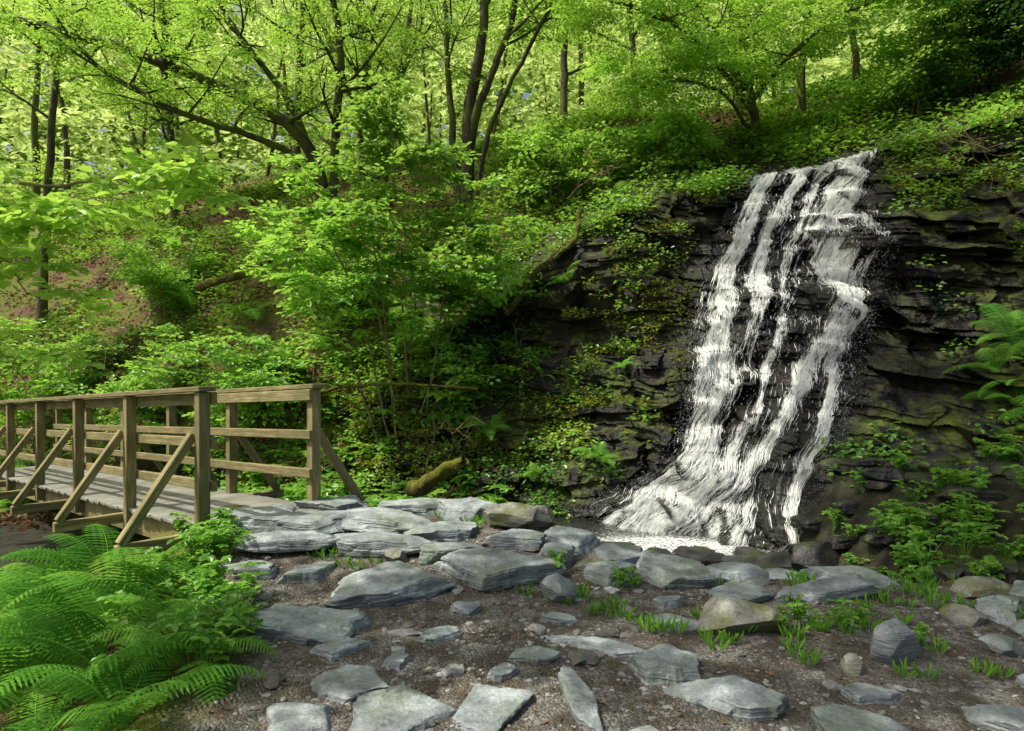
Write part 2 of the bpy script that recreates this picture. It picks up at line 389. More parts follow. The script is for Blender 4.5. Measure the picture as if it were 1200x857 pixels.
tree('alder_tree',[([(bx,by,bz),(-1.05,15,7.3),(-.8,15,9.2),(-.7,15,12),(-.4,15.2,16)],.17),
  ([(bx+.1,by,bz),(-.8,15,7.0),(-.35,14.9,8.2),(.15,14.8,10),(.6,14.6,14)],.13),
  ([(bx-.1,by,bz),(-1.35,15.1,7.4),(-1.45,15.1,9.5),(-1.7,15.2,13)],.10),
  ([(bx+.25,by,bz+.2),(-.35,14.6,7.2),(.4,14.4,8.6),(1.4,14.2,10.5),(2.1,14,12.5)],.07)],
  M_beech,.085,.75,nlimb=8,limbL=2.8,start=.45,spn=3)
bx,by,bz=g(-3.7,17.6)
tree('oak_tree',[([(bx,by,bz),(-3.7,17.5,8.5),(-3.95,17.4,11),(-4.2,17.2,16)],.17),
  ([(bx-.2,by,bz),(-4.1,17.5,8),(-5.0,17.2,10.5),(-6.1,17,14)],.11),
  ([(bx+.2,by,bz),(-3.2,17.5,8.5),(-2.7,17.4,11),(-2.5,17.2,15)],.11)],
  M_beech,.09,.85,nlimb=9,limbL=3,start=.35,spn=3)
bx,by,bz=g(-4.3,15.2)
tree('leaning_oak_tree',[([(bx,by,bz),(-4.5,15,6.2),(-5.6,14.6,7.3),(-8,14,8.2),(-11.5,13.5,9.0),(-14,13,9.5)],.17),
  ([(-4.5,15,6.1),(-5.2,14.6,6.5),(-7,14,6.9),(-8.6,13.4,7.9),(-9.6,13,9.6)],.09),
  ([(bx,by,bz),(-4.0,15,6.8),(-3.7,14.6,8.6),(-4.2,14.3,11),(-4.2,14,13)],.12),
  ([(-4.4,15,6.2),(-5.2,15,7.8),(-6.4,14.8,9.6),(-7.6,14.6,12)],.10)],
  M_beech,.085,.75,nlimb=12,limbL=2.4,start=.25,up=-.1,spn=3)
for nm,x,y,lean,top,r in [('birch_tree',-12,17,.6,15,.12),('birch_tree',-9.6,19,-.4,15,.13),('birch_tree',1.5,20,.3,17,.13),('birch_tree',3.2,17,-.5,15,.09),
      ('birch_tree',6.2,14.2,.5,14,.09),('birch_tree',5.3,15.5,-.3,14,.08),('birch_tree',7.6,14.5,-.9,13,.08),('birch_tree',8.6,12.6,-1.3,12.5,.10),('birch_tree',-6.8,21,.4,18,.14),('birch_tree',10.5,15.5,.6,14,.12)]:
    p=g(x,y)
    tree(nm,[([p,(x+lean*.25,y,p[2]+(top-p[2])*.35),(x+lean*.8,y-.1,p[2]+(top-p[2])*.7),(x+lean*1.2,y,top)],r)],
      M_beech,.095,.85,nlimb=13,limbL=2.7,start=.25,spn=3)
p=g(5.0,13.2)
tree('beech_tree',[([p,(4.6,13.1,7.2),(4.2,12.8,9.5),(4.2,12.6,12)],.10),
   ([(4.8,13.1,6.6),(3.6,12.6,7.6),(2.4,12.2,8.1),(1.2,11.8,8.2)],.06),
   ([(4.6,13.1,7.0),(3.4,12.8,8.8),(2.2,12.4,9.6),(1,12.2,9.8)],.05),
   ([(4.8,13.1,6.2),(3.9,12.4,6.7),(2.9,11.9,6.7),(2.0,11.6,6.4)],.04),
   ([(4.7,13.1,6.8),(5.6,12.4,7.8),(6.6,11.8,8.2)],.05)],M_beech,.075,.65,nlimb=12,limbL=1.6,start=.25,up=-.1,spn=4)
p=g(9.6,11.0)
tree('yew_tree',[([p,(9.5,10.8,8),(9.2,10.6,10),(9.0,10.4,12)],.14),([(9.5,10.8,7),(8.6,10.5,7.4),(7.5,10.3,7.3)],.06),([(9.5,10.8,7.6),(8.5,10.6,8.7),(7.3,10.4,9.0)],.06),([(9.5,10.8,6.8),(8.9,10,6.9),(8.3,9.4,6.6)],.05)],
   M_darkleaf,.09,.6,nlimb=12,limbL=1.6,start=.15,up=-.15,spn=3)
p=g(-7.0,2.6)  # unseen tree, added so its crown shades the path and cliff
tree('unseen_shade_tree',[([p,(-7,2.7,3),(-6.4,3,6.5),(-5,3.2,9),(-3.5,3.2,11)],.28),
   ([(-6.6,2.9,6),(-4.6,3.8,8.0),(-2.2,4.8,9.2),(.5,6.0,9.8)],.13),([(-6.4,3,6.4),(-5.0,2.2,8.6),(-3.6,1.4,9.4),(-1.6,.6,10)],.12),
   ([(-6.4,3,6.4),(-4.4,4.6,8.8),(-2.2,7.0,9.9),(.2,8.6,10.4),(1.8,9.0,10.8)],.12)],
   M_beech,.15,1.0,nlimb=10,limbL=2.2,start=.4,spn=2,lim=lambda P:(P[:,2]>2.4+.60*np.maximum(P[:,1],0)+.7)&(P[:,0]>-6.3))
st=[]
for (dx,dy,tx_,ty_,tz_,r) in [(-.1,0,-2.5,10.6,5.6,.022),(0,0,-1.9,10.4,5.9,.024),(.1,.1,-1.3,10.5,5.2,.02),(-.2,.1,-3.1,10.3,4.9,.02),(.2,0,-.7,10.4,4.6,.018),(.1,-.1,-.3,10.2,3.7,.016),(-.3,0,-3.6,10.2,4.0,.016),(.35,.1,-.9,10.9,4.0,.016),(-.15,-.1,-2.3,9.9,4.4,.018),(.3,-.1,-1.0,10.0,3.4,.014),(-.4,-.1,-2.9,9.8,3.4,.014)]:
    q=g(-1.75+dx,11+dy)
    st.append(([q,(q[0]*.7+tx_*.3,q[1]*.75+ty_*.25-.1,q[2]*.6+tz_*.4),(tx_*.8+q[0]*.2,ty_*.8+q[1]*.2,q[2]*.25+tz_*.75),(tx_+(tx_+1.8)*.25,ty_,tz_)],r))
tree('hazel_shrub',st,M_hazel,.115,.42,nlimb=7,limbL=.8,start=.45,nch=(3,),spn=3,ml=2,up=0.,barkm=M_twig,nseg=6,T=SPS,simple=False)
for x,y,h_,w in [(-4.6,11.8,2.2,1.),(-7.4,12.6,2.4,1.1),(-9.8,13.8,3.0,1.2),(-3.4,12.6,1.9,.8),(-7.8,15.0,2.0,.9),(.9,12.9,1.6,.8),(2.6,12.4,1.2,.7),(7.2,12,1.7,.8),(-.4,10.9,1.8,.8)]:
    st=[]
    for q in range(6):
        a=rng.uniform(0,6.28);q0=g(x+.15*math.cos(a),y+.15*math.sin(a));hh=h_*rng.uniform(.7,1.1)
        st.append(([q0,(q0[0]+.2*w*math.cos(a),q0[1]+.2*w*math.sin(a),q0[2]+hh*.5),(q0[0]+w*.7*math.cos(a),q0[1]+w*.7*math.sin(a),q0[2]+hh)],.014))
    tree('hazel_shrub',st,M_hazel,.10,.42,nlimb=5,limbL=.7,start=.3,nch=(3,),spn=3,ml=2,up=0.,barkm=M_twig,nseg=5,T=SPS,simple=False)
p=g(-3.9,3.3)
tree('sycamore_sapling',[([p,(-3.8,3.3,1.2),(-3.6,3.3,2.1),(-3.3,3.3,3.0)],.03),
   ([(-3.65,3.3,1.9),(-3.0,3.3,2.45),(-2.4,3.3,2.52),(-1.9,3.3,2.55),(-1.5,3.3,2.48)],.013),
   ([(-3.65,3.3,1.9),(-3.0,3.2,2.35),(-2.5,3.2,2.38),(-2.1,3.2,2.28)],.009),
   ([(-3.7,3.3,1.6),(-3.1,3.4,2.0),(-2.7,3.4,2.05),(-2.4,3.4,1.95)],.009),
   ([(-3.75,3.3,1.3),(-3.2,3.2,1.7),(-2.75,3.2,1.72),(-2.4,3.2,1.6)],.008)],
   M_near,.062,.22,nlimb=8,limbL=.28,start=.35,nch=(2,),spn=2,ml=2,up=-.1,barkm=M_twig,nseg=6,T=SPS,simple=False,wid=1.3)
tb=[];sp=[]
for x,y,dx,dz,L in [(-1.9,10.4,.9,.1,1.7),(-1.5,10.3,1.,-.05,1.4),(-2.4,10.5,-.8,.2,1.2),(-1.2,10.2,.8,-.2,1.3),(-.6,10.4,-.5,.5,1.2),(-2.0,10.1,.4,-.25,1.1),(.2,10.9,-.3,.6,1.0),(-3.2,10.8,.5,.3,1.5),(-5.2,12.2,.8,.4,1.7),(-.9,13.0,.5,.5,1.6),(-2.6,13.4,-.7,.6,1.5),(-6.6,13.0,-.8,.5,1.6),(1.0,12.4,.6,.8,1.4),(6.3,11,-.5,.1,1.4),(7.0,10.2,-.8,-.1,1.6),(7.2,10.3,-.9,.25,1.3)]:
    grow(tb,sp,(x,y-.35,float(H(x,y))+.35),(dx,-.35,dz),L,.012,0,2,(4,3),.0,0,.32,.8)
V,F=tubes(tb,5);obj('dead_branches',mkmesh('dead_branches',V,F,[M_twig],smooth=True))
# ---- distant trees
tb=[]
for q in range(60):
    x=rng.uniform(-34,36);y=rng.uniform(24,44);z=float(H(x,y));h_=rng.uniform(9,15);l=rng.normal(0,1.2)
    tb.append((curve([(x,y,z-.2),(x+l*.3,y,z+h_*.4),(x+l,y,z+h_)],12,.05),rng.uniform(.06,.15)*np.linspace(1,.35,12)))
root=empty('distant_trees');V,F=tubes(tb,6);obj('trunks',mkmesh('distant_trunks',V,F,[M_bark],smooth=True),root)
n=7200
P0=np.stack([rng.uniform(-42,44,n),23+26*rng.random(n),rng.uniform(0,1,n)],1)
P0[:,2]=H(P0[:,0],P0[:,1])+.3+(4+.34*P0[:,1])*P0[:,2]
dens=fbm(P0[:,0]*.25,P0[:,1]*.25,P0[:,2]*.4,3,s=77)
P0=P0[dens>-.24]
D0=rng.normal(0,1,P0.shape);D0[:,2]=D0[:,2]*.2-.1
parts=sprays(P0,D0,rng.uniform(1.4,2.6,len(P0)),.42,1.1,SPS,True)
n=3800
P0=np.stack([rng.uniform(-80,80,n),52+12*rng.random(n),8+28*rng.random(n)],1)
D0=rng.normal(0,1,P0.shape);D0[:,2]=D0[:,2]*.5-.1
parts+=sprays(P0,D0,rng.uniform(3,4.5,n),1.3,1.4,SPS,True)
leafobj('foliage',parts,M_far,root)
# ---------------------------------------------------------------- undergrowth on the hillside
def clumps(px,py,pz,K,rad,hgt,size,mat,name,wid=1.1,simple=True,cup=.05):
    n=len(px);a=rng.uniform(0,6.28,(n,K));rr=np.sqrt(rng.random((n,K)))*rad[:,None];hh=rng.random((n,K))*hgt[:,None]
    pos=np.stack([px[:,None]+rr*np.cos(a),py[:,None]+rr*np.sin(a),pz[:,None]+hh],-1).reshape(-1,3)
    ax=np.stack([np.cos(a),np.sin(a),rng.normal(cup,.35,(n,K))],-1).reshape(-1,3)
    up=np.array([0,-.35,1.])+rng.normal(0,.35,pos.shape)
    sz=(size*rng.uniform(.6,1.3,(n,K))).ravel()
    return leafobj(name,[leaves(pos,ax,up,sz,wid,simple,1.3)],mat)
n=24000
px=rng.uniform(-18,12,n);py=rng.uniform(8.5,24,n)
d0=fbm(px*.55,py*.55,o=3,s=15)
cliffzone=(px>-.6)&(py<yt(px)+.8)
lowleft=(py<yb(px)-1.2)
bare=((px>-7.6)&(px<-.2)&(py>12.6)&(py<17.8)&(d0<.10))
k=(~cliffzone)&(~lowleft)&(~bare)&((d0>-.12)|((px<-2)&(py<13)))
px=px[k];py=py[k];d0=d0[k]
hg=.10+.6*np.clip(d0+.1,0,1)
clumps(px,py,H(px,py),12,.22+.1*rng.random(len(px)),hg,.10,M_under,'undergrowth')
n=9000;px=rng.uniform(-14,11,n);py=rng.uniform(10,22,n);k=~((px>-.8)&(py<yt(px)+.8));px=px[k];py=py[k]
clumps(px,py,H(px,py),6,np.full(len(px),.3),np.full(len(px),.03),.10,M_litter,'leaf_litter')
def oncliff(n,cond,K,rad,hgt,size,mat,name,thr=-.05):
    i=rng.integers(0,ns,n*8);j=rng.integers(0,nt+nc,n*8)
    p=P[i,j];q=n_[i,j];m=cond(S[i],TT[i,j],q[:,2])&(fbm(p[:,0]*1.5,p[:,1]*1.5,p[:,2]*1.5,3,s=21)>thr)&~((S[i]>wl[i,j]-.1)&(S[i]<wr[i,j]+.1))
    p=p[m][:n]
    clumps(p[:,0],p[:,1]-.02,p[:,2],K,np.full(len(p),rad),np.full(len(p),hgt),size,mat,name,simple=False)
oncliff(2600,lambda s,t,z:(z>.2)&(((s<1.9)&(t>.03))|(s>5.3)|((s>3.6)&(t<.16))|((s<3)&(t>.75))),11,.13,.13,.065,M_hazel,'cliff_plants')
oncliff(3400,lambda s,t,z:(z>.15)&(((s<2.7)&(t>.25))|(s>5.7)|(t>.93)),14,.12,.07,.045,M_moss_leaf,'cliff_moss')
oncliff(2000,lambda s,t,z:(t>.95)&((s<4.0)|(s>5.8)),12,.2,.25,.08,M_hazel,'cliff_top_plants')
# ---------------------------------------------------------------- ferns
def fernmesh(name,sd,nf=9,L=.75):
    rg=np.random.default_rng(sd);VV=[];FF=[];R=[];tb=[];o=0;m=7
    wrow=np.linspace(0,1,m+1);ser=np.where(np.arange(m+1)%2==0,.55,1.)
    for f in range(nf):
        az=2*math.pi*f/nf+rg.normal(0,.25);l=L*rg.uniform(.75,1.15);el=rg.uniform(.85,1.2);fr=rg.random();crv=rg.uniform(.9,1.25)
        n=30;p=np.zeros(3);pts=[p.copy()];e=el
        for i in range(n):
            e-=.052*crv*(.5+i/n);d=np.array([math.cos(az)*math.cos(e),math.sin(az)*math.cos(e),math.sin(e)]);p=p+d*l/n;pts.append(p.copy())
            if i<4: continue
            u=(i-3)/(n-3);pl=l*.25*(math.sin(math.pi*min(1,.2+.8*u))**.7 if u>.0 else .3)*(1-u)**.25*min(1,.45+2.2*u)
            side=np.array([-math.sin(az),math.cos(az),0]);nn=np.cross(d,side);nn=nn if nn[2]>0 else -nn
            for s_ in (-1,1):
                pd=side*s_+d*.32-nn*rg.uniform(.05,.2);pd/=np.linalg.norm(pd);sv=np.cross(pd,nn);sv/=np.linalg.norm(sv)
                hw=l/n*.46
                c=p+pd*(pl*wrow)[:,None]-np.array([0,0,1.])*(.16*pl*wrow**2)[:,None]
                w=hw*(1-wrow)**.5*ser*(.9+.2*rg.random(m+1));w[0]=hw*.4
                rows=np.stack([c-sv*w[:,None]-nn*w[:,None]*.15,c,c+sv*w[:,None]-nn*w[:,None]*.15],1)
                VV.append(rows.reshape(-1,3))
                i0=np.arange(m)[:,None]*3+np.arange(2)[None]
                FF.append(np.stack([i0,i0+1,i0+4,i0+3],-1).reshape(-1,4)+o);o+=(m+1)*3
                R.append(np.full(m*2,np.clip(.0+.85*fr+.2*rg.random()-.1*(1-u),0,1)))
        tb.append((np.array(pts)[::3],np.linspace(.0045,.001,len(pts[::3]))))
    V2,F2=tubes(tb,4)
    return mkmesh(name,np.vstack(VV+[V2]),np.vstack(FF+[F2+o]),[M_fern],fattr={'rnd':np.concatenate(R+[np.full(len(F2),.95)])})
FM=[fernmesh('fern_mesh%d'%i,100+i,nf=6+i) for i in range(4)]
def fern(x,y,s=1.,z=None):
    o=obj('fern',FM[rng.integers(0,4)]);o.location=(x,y,float(H(x,y))-.02 if z is None else z);o.scale=(s,)*3
    o.rotation_euler=(rng.normal(0,.15),rng.normal(0,.15),rng.uniform(0,6.28));return o
fl=[(-1.8,3.1,.85),(-2.25,3.15,1.1),(-1.75,3.6,.8),(-2.2,3.65,1.1),(-2.75,3.75,1.25),(-2.1,4.2,1.),(-2.6,4.35,1.2),(-3.1,4.35,1.35),(-3.4,4.7,1.45),(-2.8,4.9,1.2),(-3.7,5.0,1.5),(-3.25,5.35,1.2),(-4.3,5.4,1.5),(-1.8,2.7,.8),(-2.2,2.6,.9),(-4.6,6,1.4),(-3.0,3.3,1.25),(-3.5,4.0,1.4),(-4.1,4.4,1.4),(-3.9,5.7,1.4),(-4.9,5.2,1.5),(-5.3,6.1,1.5)]
for x,y,s in fl: fern(x,y,s)
for q in range(40):
    x=rng.uniform(-11,-1.2);y=rng.uniform(9.6,15);fern(x,y,rng.uniform(.8,1.5))
for q in range(14):
    x=rng.uniform(-.5,9);fern(x,float(yt(x))+rng.uniform(.9,2.4),rng.uniform(.6,1.1))
def cliffpt(s,t):
    i=int(np.clip((s-S[0])/(S[-1]-S[0])*(ns-1),0,ns-1));j=int(np.clip(t*(nt-1),0,nt-1));return P[i,j]
for s_,t,sc in [(5.65,.20,.85),(5.8,.27,.9),(5.85,.33,.9),(5.7,.14,.85),(5.5,.17,.8),(5.45,.24,.75),(5.4,.1,.6),(5.0,.05,.6),(6.0,.30,.9),(.5,.55,.6),(-.3,.4,.7),(.9,.85,.7),(-.9,.5,.8),(1.6,.5,.4),(1.2,.25,.5),(.4,.2,.6)]:
    p=cliffpt(s_,t);o=fern(0,0,sc);o.location=tuple(p+np.array([0,-.03,0]));o.rotation_euler=(.45,-.1,rng.uniform(0,6.28))
def plantmesh(name,sd):
    rg=np.random.default_rng(sd);pos=[];ax=[];up=[];sz=[];tb=[]
    for q in range(11):
        a=rg.uniform(0,6.28);h_=rg.uniform(.12,.34);r=rg.uniform(.05,.22);e=np.array([r*math.cos(a),r*math.sin(a),h_])
        tb.append((curve([(0,0,-.03),e*np.array([.4,.4,.65]),e],6),np.linspace(.003,.0015,6)))
        for lv in (1.,.7):
            c=e*np.array([lv**1.6,lv**1.6,lv])
            for k in range(4):
                b_=a+k*1.571+rg.normal(0,.3);pos.append(c);ax.append([math.cos(b_),math.sin(b_),rg.normal(-.1,.2)]);up.append([rg.normal(0,.2),rg.normal(0,.2),1]);sz.append(rg.uniform(.045,.08))
    V,F,r=leaves(np.array(pos,float),np.array(ax,float),np.array(up,float),np.array(sz),1.2)
    V2,F2=tubes(tb,4)
    return mkmesh(name,np.vstack([V,V2]),np.vstack([F,F2+len(V)]),[M_hazel],fattr={'rnd':np.concatenate([r,np.full(len(F2),.6)])})
PM=[plantmesh('leafy_plant_mesh%d'%i,300+i) for i in range(4)]
def plant(x,y,s=1.,z=None):
    o=obj('leafy_plant',PM[rng.integers(0,4)]);o.location=(x,y,float(H(x,y))-.01 if z is None else z);o.scale=(s,)*3;o.rotation_euler=(rng.normal(0,.1),rng.normal(0,.1),rng.uniform(0,6.28))
pl=[(1.62,3.95,.5),(1.75,4.05,.55),(1.95,3.98,.6),(2.1,4.1,.5),(2.3,3.75,.4),(.35,5.0,.6),(.75,4.75,.6),(.85,4.7,.4),(3.3,5.6,.8),(3.6,5.3,1.),(3.9,5.7,1.),(4.2,5.2,1.1),(3.5,4.9,.6),(3.9,4.7,.7),(4.3,4.6,.8),(3.1,5.0,.5),(.3,6.6,1.),(.05,6.9,1.1),(-.3,7.0,.9),(-1.2,7.2,1.2),(-1.7,7.5,1.4),(-.9,7.3,1.2)]
for x,y,s in pl: plant(x,y,s)
for q in range(46):
    y=rng.uniform(3.4,5.9);xl=float(np.interp(y,LY,LX));plant(xl-abs(rng.normal(0,.4))+.03,y,rng.uniform(.5,.95))
for q in range(120):
    x=rng.uniform(-6,-.2);plant(x,float(yb(x))+rng.uniform(-1.9,1.5),rng.uniform(1.,1.9))
for q in range(80):
    x=rng.uniform(3.1,5.6);y=rng.uniform(4.7,6.9)
    if y<yb(x)+.2: plant(x,y,rng.uniform(.4,1.))
# ---------------------------------------------------------------- grass tufts between stones
n=300;gxp=rng.uniform(-1.6,3.6,n);gyp=np.interp(gxp,EX,EY)-rng.uniform(-.1,1.6,n)
pos=[];ax=[];sz=[]
for x,y in zip(gxp,gyp):
    if vn(x*2.2,y*2.2,s=55)<.15: continue
    for q in range(14):
        a=rng.uniform(0,6.28);pos.append((x+.03*math.cos(a),y+.03*math.sin(a),float(H(x,y))));ax.append((math.cos(a)*.6,math.sin(a)*.6,1.));sz.append(rng.uniform(.04,.10))
pos=np.array(pos);leafobj('grass_tufts',[leaves(pos,np.array(ax),rng.normal(0,1,pos.shape),np.array(sz),.22)],M_fern)
# ---------------------------------------------------------------- rocks
def ico(sub):
    bm=bmesh.new();bmesh.ops.create_icosphere(bm,subdivisions=sub,radius=1.);V=np.array([v.co[:] for v in bm.verts]);F=np.array([[v.index for v in f.verts] for f in bm.faces]);bm.free();return V,F
IC={s:ico(s) for s in (2,5,6)}
def rockgeo(sub,sx,sy,sz,sd,flat):
    rg=np.random.default_rng(sd);V,F=IC[sub];pl=[]
    if flat:
        pl.append((nrm(np.array([rg.normal(0,.03),rg.normal(0,.03),1.])),.9));pl.append((np.array([0,0,-1.]),.9))
        if rg.random()<.5: a=rg.uniform(0,6.28);pl.append((nrm(np.array([math.cos(a)*.25,math.sin(a)*.25,1.])),.88))
        m=rg.integers(4,7);a0=rg.uniform(0,6.28)
        for i in range(m):
            a=a0+2*math.pi*i/m+rg.normal(0,.28);pl.append((nrm(np.array([math.cos(a),math.sin(a),rg.uniform(-.1,.3)])),rg.uniform(.66,1.)))
    else:
        for i in range(14):
            pl.append((nrm(rg.normal(0,1,3)),rg.uniform(.66,1.)))
    r=np.full(len(V),1.3 if flat else 1.1)
    for nn,d in pl:
        c=V@nn;rr=np.where(c>.05,d/np.maximum(c,.05),9);r=np.minimum(r,rr)
    W=V*r[:,None]
    if flat:
        side=sm(.86,.70,np.abs(W[:,2]))
        k=np.floor(W[:,2]*2.6+.4*vn(W[:,0]*2,W[:,1]*2,s=sd));aa=np.floor(np.arctan2(W[:,1],W[:,0])*1.0+h3(k,k*0,k*0,sd)*3)
        W[:,:2]*=(1+(.10*(h3(k,aa,k*0,sd)-.5)+.02)*side)[:,None]
        an=np.arctan2(W[:,1],W[:,0]);W[:,:2]*=(1+.07*vn(np.cos(an)*3+sd,np.sin(an)*3,s=sd+3)+.035*vn(np.cos(an)*9+sd,np.sin(an)*9,s=sd+4))[:,None]
    W=W*np.array([sx,sy,sz])
    am=.045*min(sx,sy,.3)+.003
    nn=nrm(W/np.array([sx,sy,sz])**2)
    W=W+nn*(am*fbm(W[:,0]*7+sd,W[:,1]*7,W[:,2]*14,5,s=sd))[:,None]
    return W,F
def rock(name,x,y,sx,sy,sz,lift=0.,rz=0.,tilt=(0,0),sd=1,flat=True,mat=None,sub=5,z=None):
    W,F=rockgeo(sub,sx,sy,sz,sd,flat)
    me=mkmesh(name,W,F,[mat or M_slab],smooth=True);me.set_sharp_from_angle(angle=math.radians(30))
    o=obj(name,me);o.location=(x,y,(float(H(x,y)) if z is None else z)+lift);o.rotation_euler=(tilt[0],tilt[1],rz);return o
R=[
(-1.23,4.05,.37,.26,.06,.02,.1,(.03,.03)),(-.86,4.72,.38,.28,.07,.05,.5,(.06,-.04)),(-.12,4.95,.42,.26,.07,.05,-.1,(.10,.02)),
(-1.85,5.95,.62,.30,.07,.06,.2,(.0,0)),(-2.4,6.15,.40,.3,.06,.04,.9,(0,0)),(-1.12,5.95,.40,.22,.07,.06,-.2,(0,.03)),(-1.85,5.40,.36,.17,.06,.06,.1,(0,0)),
(-1.12,5.38,.40,.17,.07,.05,.1,(.03,0)),(-1.0,6.55,.36,.25,.08,.04,.2,(0,0)),(-.42,6.35,.33,.22,.08,.06,-.3,(.1,0)),(-1.75,6.6,.34,.22,.06,.05,0,(0,0)),(-.55,5.72,.28,.18,.06,.03,.4,(0,0)),
(.48,5.7,.28,.22,.08,.03,-.4,(.1,.1)),(.85,5.3,.26,.20,.08,.04,.3,(.1,.05)),(1.2,5.0,.32,.22,.07,.05,-.35,(.1,.1)),(.7,4.9,.2,.14,.08,.03,-.4,(.1,-.1)),(1.62,4.98,.28,.18,.06,.03,.2,(0,0)),
(2.05,5.08,.36,.18,.05,.04,-.1,(0,0)),(2.55,4.95,.32,.17,.05,.03,-.3,(.05,.1)),(2.2,4.6,.36,.15,.04,.04,.25,(.05,-.1)),(1.55,4.6,.26,.17,.05,.02,.8,(0,0)),(2.95,5.1,.26,.17,.06,.03,.4,(0,0)),
(-.48,3.05,.24,.24,.05,.0,.6,(0,.02)),(-.12,3.1,.17,.24,.05,.0,-.3,(.04,0)),(-.82,3.35,.22,.2,.04,-.01,.2,(0,0)),(.32,3.15,.07,.3,.045,.0,.15,(0,0)),(.82,3.5,.18,.16,.06,.015,.2,(.05,.05)),(1.07,3.18,.24,.18,.05,.01,-.35,(.05,0)),(1.48,2.9,.2,.18,.05,.01,.4,(0,.05)),
(2.3,2.9,.2,.2,.06,.0,.4,(0,0)),(.5,3.78,.27,.10,.03,-.005,-.3,(0,0)),(-.42,3.88,.16,.08,.04,.0,.5,(0,0)),(.12,3.62,.14,.09,.03,.0,.2,(0,0)),(-.98,3.72,.18,.11,.04,-.01,.3,(0,0)),(1.0,4.1,.18,.12,.03,0,0,(0,0)),(-.2,2.72,.25,.14,.04,-.01,.2,(0,0)),(.55,2.75,.2,.14,.04,-.01,.8,(0,0)),(1.0,2.65,.25,.13,.04,-.01,0,(0,0)),
(-.3,4.35,.11,.08,.04,0,.5,(.05,.1)),(-.62,3.6,.12,.07,.03,0,1.2,(0,0)),(.3,4.15,.12,.08,.04,0,.1,(0,.1)),(-.05,3.42,.09,.06,.03,0,.7,(0,0)),(1.75,3.25,.12,.09,.04,0,.3,(0,0)),(2.6,3.3,.16,.1,.04,0,.9,(0,0)),(.1,2.6,.2,.12,.04,-.01,.6,(0,0)),(3.6,4.5,.3,.2,.05,.02,.3,(0,0)),(3.2,4.35,.22,.15,.05,.02,.8,(0,0)),
(-1.5,4.95,.22,.14,.05,.02,.7,(0,0)),(-.55,5.25,.24,.15,.06,.03,.3,(0,0)),(.35,5.25,.2,.14,.08,.03,1.,(.1,0)),(1.05,4.45,.12,.08,.04,.01,.4,(0,0)),(-1.95,5.0,.2,.14,.05,.02,.1,(0,0)),(-.95,3.0,.2,.17,.04,-.01,.9,(0,0)),(.05,5.5,.24,.15,.06,.03,-.2,(0,0))]
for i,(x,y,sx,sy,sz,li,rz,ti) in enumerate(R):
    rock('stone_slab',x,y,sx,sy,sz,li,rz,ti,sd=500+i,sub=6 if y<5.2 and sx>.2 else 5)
Bo=[(1.36,4.05,.27,.2,.13,.06,.1,0),(2.08,3.62,.15,.11,.15,.05,.4,1),(.32,4.6,.13,.13,.11,.04,.3,1),(.0,5.95,.26,.2,.12,.08,.1,0),(.22,6.1,.22,.18,.13,.08,.8,0),(2.75,3.75,.12,.1,.06,.02,0,1),(2.9,4.25,.14,.12,.07,.02,0,0),(1.78,3.5,.06,.06,.06,.02,0,0),(3.1,4.0,.1,.1,.06,.02,0,1),(3.3,4.7,.2,.16,.09,.02,0,0),(1.35,5.35,.18,.14,.12,.0,0,0),(3.4,3.6,.14,.12,.06,.02,0,1),(-.9,5.2,.10,.08,.07,.02,0,0),(.6,5.1,.12,.1,.08,.02,.3,0)]
for i,(x,y,sx,sy,sz,li,rz,kk) in enumerate(Bo):
    rock('boulder',x,y,sx,sy,sz,li,rz,(0,0),sd=700+i,flat=False,mat=M_slab if kk else M_bould,sub=6 if sx>.15 else 5)
for i in range(34):
    x=rng.uniform(-1.5,3.8);y=float(np.interp(x,EX,EY))+rng.uniform(.2,1.)*(1 if x<3 else .4);s=rng.uniform(.1,.26)
    if y>yb(x)-.1: continue
    rock('wet_boulder',x,y,s,s*.8,s*.5,rng.uniform(-.04,.08),rng.uniform(0,3),(rng.normal(0,.15),rng.normal(0,.15)),sd=800+i,flat=rng.random()<.6,mat=M_wet)
for i in range(80):
    x=rng.uniform(2.6,5.4);y=float(yb(x))-rng.uniform(-.8,1.5);s=rng.uniform(.08,.30)
    rock('wet_boulder',x,y,s,s*.7,s*.28,rng.uniform(-.03,.04),rng.uniform(-.4,.4),(rng.normal(0,.12),rng.normal(0,.12)),sd=850+i,flat=True,mat=M_wet)
for i,(x,y,s) in enumerate([(1.1,7.4,.24),(1.5,7.05,.25),(1.9,6.85,.28),(2.3,6.7,.28),(2.65,6.6,.32),(1.3,6.7,.18),(1.75,6.5,.18),(2.2,6.35,.2),(.8,7.2,.22),(2.95,6.45,.3),(1.7,7.0,.2),(2.1,7.0,.22),(2.5,7.0,.24)]):
    rock('wet_boulder',x,y,s,s*.8,s*.6,.14,i*.7,(rng.normal(0,.2),rng.normal(0,.2)),sd=920+i,flat=i%2==0,mat=M_wet)
rock('boulder',-.6,8.0,.34,.24,.24,.27,.2,sd=901,flat=False,mat=M_bould)
rock('boulder',-.35,7.8,.16,.12,.22,.2,.2,sd=902,flat=False,mat=M_slab)
rock('boulder',-.1,8.0,.13,.12,.22,.2,.9,sd=903,flat=False,mat=M_slab)
